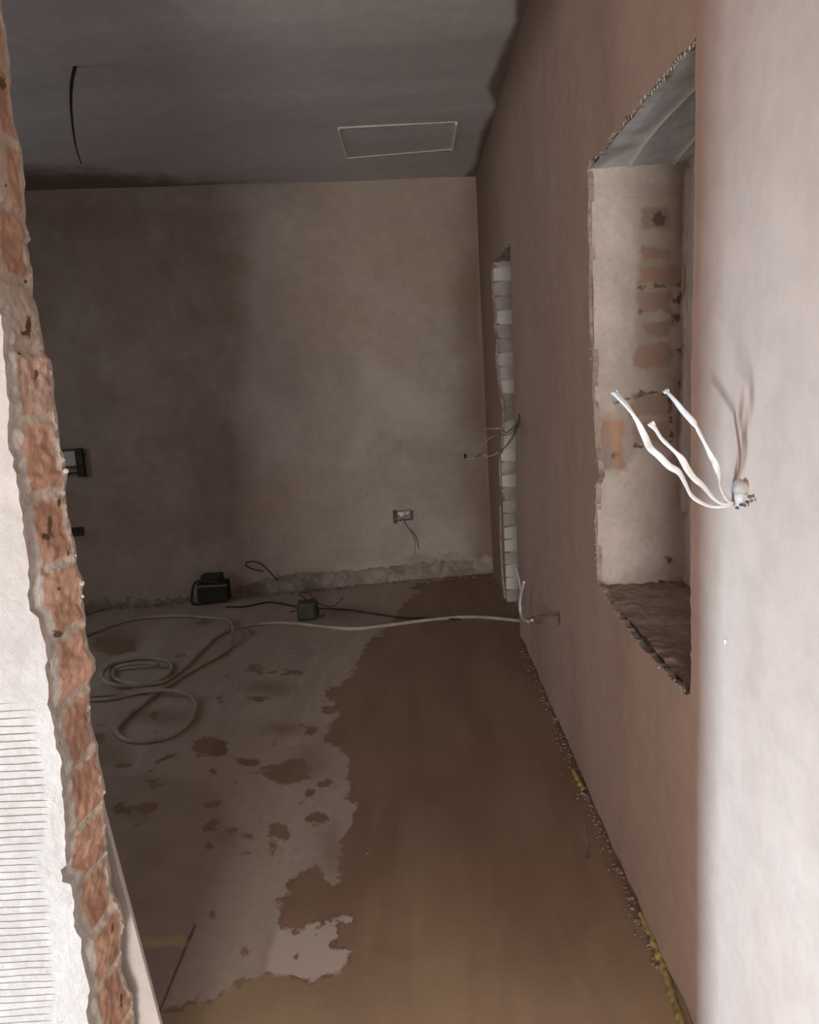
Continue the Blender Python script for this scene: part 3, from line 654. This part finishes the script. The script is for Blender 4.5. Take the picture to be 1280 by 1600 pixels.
# ------------------------------------------------------------------ ceiling hatch and hanging cable
hp=[on_z(x,y,ZC) for x,y in ((529,199),(713,189),(706,232),(543,246))]
hc=sum(hp,Vector())/4
t=empty('ceiling_hatch',hc,'square ceiling access hatch with metal edge trims, side glints painted white','hatch')
def strip(a,b,w,name,m,drop=.012):
    bm=bmesh.new(); d=(b-a); s=Vector((-d.y,d.x,0)).normalized()
    obox(bm,(a+b)/2-Vector((0,0,drop/2)),d/2,s*w/2,(0,0,drop/2+.002)); return from_bm(name,bm,m,t)
strip(hp[1],hp[2],.012,'edge_trim',M['white'],.018)  # right and left trims: glint on the metal painted as white
strip(hp[0],hp[3],.006,'edge_trim',M['white'],.014)
strip(hp[0],hp[1],.006,'edge_trim',M['panel'],.006); strip(hp[3],hp[2],.006,'edge_trim',M['panel'],.006)
bm=bmesh.new(); q=[hc+(p-hc)*.96-Vector((0,0,.003)) for p in hp]; A=[bm.verts.new(v) for v in q]; B=[bm.verts.new(v+Vector((0,0,.01))) for v in q]
bm.faces.new(A); bm.faces.new(B[::-1])
for i in range(4): bm.faces.new((A[i],B[i],B[(i+1)%4],A[(i+1)%4]))
bmesh.ops.recalc_face_normals(bm,faces=bm.faces[:])
hp_=from_bm('hatch_panel',bm,M['ceiling'],t); set_attr(hp_.data,'damp_shade',[-1]*8)
hy=on_z(118,103,ZC).y
q=[on_y(x,y,hy) for x,y in ((118,101),(112,130),(111,165),(114,200),(119,230),(127,256))]
tube_obj('hanging_cable',q,.008,M['darkwire'],taper=.3,label='dark curved cable hanging from the ceiling at the upper left',cat='cable')

# ------------------------------------------------------------------ wires at the far right wall
def C6(pts): return [(560+x*.265625,600+y*.265625) for x,y in pts]
def wire_r(pts, o0, o1, r, m, **kw):   # leaves the right wall at the last point
    n=len(pts); return tube_obj(kw.pop('name','wire'),[on_x(x,y,XW-(o0+(o1-o0)*i/(n-1))) for i,(x,y) in enumerate(pts)],r,m,**kw)
wire_r(C6([(685,250),(760,262),(830,262),(868,285),(905,262),(930,230),(950,200)]),.25,.0,.0035,M['greywire'],label='topmost grey wire reaching from the right wall above the doorway edge',cat='wire')
wire_r(C6([(725,375),(760,330),(800,306),(870,300),(910,280),(930,240),(948,212)]),.20,.0,.0035,M['greywire'],label='middle grey wire curling from the right wall beside the doorway',cat='wire')
wire_r(C6([(640,445),(690,432),(720,415),(770,425),(820,405),(850,382),(890,345),(925,290),(950,225)]),.30,.0,.0035,M['greywire'],label='lowest and longest grey wire drooping from the right wall beside the doorway',cat='wire')
wire_r(C6([(850,385),(890,340),(920,290),(945,215)]),.10,.0,.004,M['darkwire'],label='short dark wire among the grey wires on the right wall',cat='wire')
def hole_thing(px,py,r,label,name='wall_hole'):
    c=on_x(px,py,XW); bm=bmesh.new(); n=14
    for k in range(n):
        a=2*math.pi*k/n; q=c+Vector((-.001,math.cos(a)*r,math.sin(a)*r*1.4)); rr=bmesh.ops.create_icosphere(bm,subdivisions=1,radius=r*.45)
        for v in rr['verts']: v.co=q+Vector((v.co.x*.35,v.co.y,v.co.z))*(1+.6*noise.noise(v.co*200+Vector((k,px,0))))
    rr=bmesh.ops.create_icosphere(bm,subdivisions=2,radius=r)
    for v in rr['verts']: v.co=c+Vector((v.co.x*.12,v.co.y,v.co.z*1.4))
    return from_bm(name,bm,M['hole'],label=label,cat='hole')
hole_thing(812,657,.018,'small broken hole with wires in the right wall beside the doorway')
hole_thing(874,966,.015,'small broken hole low on the right wall at the end of the twisted wire')
# white cable ends rising at the wall foot
g=lambda pts: [on_x(x,y,XW-.05) for x,y in pts]
tube_obj('cable',g([(832,969),(822,970),(815,962),(813,945),(814,925),(811,905),(807,888)]),.006,M['cable'],label='tall white cable end standing up where the hose meets the right wall',cat='cable',taper=.7)
tube_obj('cable',g([(826,971),(817,966),(812.5,950),(814,930),(817,918),(819,909)]),.007,M['cable'],label='shorter white cable end standing up where the hose meets the right wall',cat='cable')
w_=C6([(960,1370),(985,1385),(1030,1375),(1070,1362),(1110,1358),(1150,1365),(1180,1370)])
bm=bmesh.new()
for ph in (0,math.pi):
    C=catmull([on_x(x,y,XW-.05+.048*i/6) for i,(x,y) in enumerate(w_)],12)
    tube(bm,[c+Vector((0,math.cos(i*.9+ph),math.sin(i*.9+ph)))*.004 for i,c in enumerate(C)],.0022,seg=5,n=1)
from_bm('twisted_wire',bm,M['browncable'],smooth=True,label='thin brown twisted wire from the white cable ends to the low wall hole',cat='wire')

# ------------------------------------------------------------------ the cables near the camera
def near_cable(pts, dmax, lab, seed, r=.0052):
    n=len(pts); P3=[]
    for i,(x,y) in enumerate(pts):
        f=i/(n-1); P3.append(on_x(x,y,XW-dmax*(1-(1-f)**1.3)+.004*(i==0)))
    t=empty('electric_cable',P3[0],lab,'cable','cables sticking out of the near right wall')
    bm=bmesh.new(); tube(bm,P3,r,seg=12,flat=.55,twist=3.5+seed,n=10); from_bm('sheath',bm,M['cable'],t,smooth=True)
    d=(P3[-1]-P3[-2]).normalized(); bm=bmesh.new()
    for s_ in (-1,0,1):
        o=Vector((s_*.0025,0,s_*.0015)); tube(bm,[P3[-1]-d*.004+o,P3[-1]+d*.0035+o*1.3],.0019,seg=6,n=1)
    from_bm('cut_cores',bm,M['cut'],t,smooth=True)
def C4(pts): return [(880+x*.3125,450+y*.3125) for x,y in pts]
near_cable(C4([(860,1078),(800,1092),(740,1090),(690,1072),(640,1035),(610,975),(578,920),(530,890),(480,840),(435,800),(410,745),(370,665),(320,590),(258,522)]),.20,'longest pale cable, its cut tip furthest left in front of the niche',0)
near_cable(C4([(858,1070),(800,1078),(750,1048),(700,990),(655,950),(622,905),(590,850),(540,800),(490,750),(465,710),(444,682)]),.15,'shortest pale cable, lying between the other two near the niche',1.2)
near_cable(C4([(862,1072),(830,1068),(800,1030),(782,985),(780,935),(762,880),(735,830),(705,770),(675,710),(650,670),(600,615),(560,565),(516,516)]),.085,'pale cable with its cut tip furthest right and upright',2.1,.0050)
# crumbly filler round cables
c=on_x(1159,775,XW)
t=empty('cable_outlet',c,'grey broken cable outlet hole in the bright near part of the right wall','cable outlet')
bm=bmesh.new()
r_=bmesh.ops.create_icosphere(bm,subdivisions=3,radius=1)
for v in r_['verts']:
    d=v.co.copy(); k=1+.4*noise.noise(d*2.5); v.co=c+Vector((d.x*.010,d.y*.013*k,d.z*.022*k+.001))
from_bm('filler',bm,M['edge'],t,smooth=True)
bm=bmesh.new(); cc=on_x(1160,764,XW-.006); tube(bm,[cc+Vector((.02,0,0)),cc+Vector((-.012,-.004,.004))],.0115,seg=16,n=1); from_bm('conduit_end',bm,M['core'],t,smooth=True)
bm=bmesh.new()
for (px,py,s_) in ((1148,757,3),(1152,752,3),(1172,776,3.5),(1175,782,2.5),(1168,784,3),(1158,789,3.5),(1152,794,3),(1146,770,2),(1164,790,2.5)):
    q=on_x(px,py,XW-.007); rr=bmesh.ops.create_icosphere(bm,subdivisions=1,radius=s_*.0011)
    for v in rr['verts']: v.co=q+Vector((v.co.x,v.co.y*1.3,v.co.z*.8))*(1+.5*noise.noise(v.co*900+q*100))
from_bm('hole_shadow_gap',bm,M['hole'],t).name='shadow_gap_lumps'  # dark lumps put the shade of the outlet's gaps into the colour
# small white nib on bright wall
bm=bmesh.new(); q=on_x(1134,1003,XW-.001); rr=bmesh.ops.create_icosphere(bm,subdivisions=2,radius=.006)
for v in rr['verts']: v.co=q+Vector((v.co.x*.4,v.co.y*.35,v.co.z))
from_bm('plaster_blob',bm,M['chalk'],smooth=True,label='tiny white plaster blob on the bright near wall below the cables',cat='plaster blob')

# ------------------------------------------------------------------ rubble, foam and flaps at the foot of the right wall
bm=bmesh.new(); rnd=random.Random(5)
def crumb(c,s):
    rr=bmesh.ops.create_icosphere(bm,subdivisions=1,radius=1)
    k=Vector((rnd.uniform(.5,1.2),rnd.uniform(.5,1.2),rnd.uniform(.35,.8)))*s; R=Matrix.Rotation(rnd.uniform(0,6),3,'Z')
    for v in rr['verts']: v.co=c+R@Vector((v.co.x*k.x,v.co.y*k.y,v.co.z*k.z))*(1+.4*noise.noise(v.co*2+c*40))
for i in range(520):
    y=1.5+3.6*rnd.random()**1.2
    if DY0-.05<y<DY1: continue
    s=rnd.uniform(.002,.006)*(1.6 if rnd.random()<.06 else 1)
    crumb(Vector((XW-abs(rnd.gauss(0,.016))-.002,y,s*.3)),s)
for i in range(420):
    X=-2.6+3.0*rnd.random(); s=rnd.uniform(.004,.013); crumb(Vector((X,YB+KB*X-.03-abs(rnd.gauss(0,.03)),s*.3)),s)
for i in range(60):
    s=rnd.uniform(.002,.005); crumb(Vector((rnd.uniform(-1.6,.3),rnd.uniform(1.9,4.6),s*.4)),s)
from_bm('plaster_rubble',bm,M['rubble'],kind='stuff',label='crumbs of broken plaster scattered along the wall feet and floor',cat='rubble')
def foam(pts,w,label,h=.012):
    bm=bmesh.new(); C=catmull(pts,10); top=[];
    prev=None
    for i,c in enumerate(C):
        k=w*(.6+.5*noise.noise(Vector((i*.35,1,2)))); ring=[]
        for a in range(7):
            th=math.pi*a/6; ring.append(bm.verts.new(c+Vector((-math.cos(th)*k,0,math.sin(th)*h*(1+.4*noise.noise(Vector((i*.5,a,3))))))))
        if prev:
            for a in range(6): bm.faces.new((prev[a],prev[a+1],ring[a+1],ring[a]))
        prev=ring
    return from_bm('foam_strip',bm,M['foam'],smooth=True,label=label,cat='foam strip')
foam([on_z(x,y,0) for x,y in ((1002,1430),(1018,1465),(1032,1500),(1044,1535),(1054,1565),(1066,1600),(1080,1640))],.014,'yellow foam strip along the right wall foot at the bottom of the photo')
foam([on_z(x,y,0) for x,y in ((896,1205),(905,1222),(914,1238))],.014,'small yellow foam scrap at the right wall foot below the niche')
# torn flap edges on the floor
def ridge(px,h,w,name,label,m):
    P3=catmull([on_z(x,y,0) for x,y in px],10); bm=bmesh.new(); prev=None
    for i,c in enumerate(P3):
        k=1+.3*noise.noise(Vector((i*.12,5,1))); r=[bm.verts.new(c+Vector((-w*k,0,-.002))),bm.verts.new(c+Vector((-.002,0,h*k))),bm.verts.new(c+Vector((.001,0,h*k))),bm.verts.new(c+Vector((.003,0,-.002)))]
        if prev:
            for a in range(3): bm.faces.new((prev[a],prev[a+1],r[a+1],r[a]))
        prev=r
    bmesh.ops.recalc_face_normals(bm,faces=bm.faces[:])
    return from_bm(name,bm,m,label=label,cat='torn flap')
M['flap']=mat('damp_torn_paper',(.27,.19,.14,1),(.34,.26,.20,1),10,rough=.7,bump=.3,bscale=60,bdist=.002)
ridge([(910,1240),(922,1250),(918,1275),(915,1295),(919,1315),(920,1340)],.007,.012,'torn_flap','torn moist flap curling at the right wall foot',M['flap'])
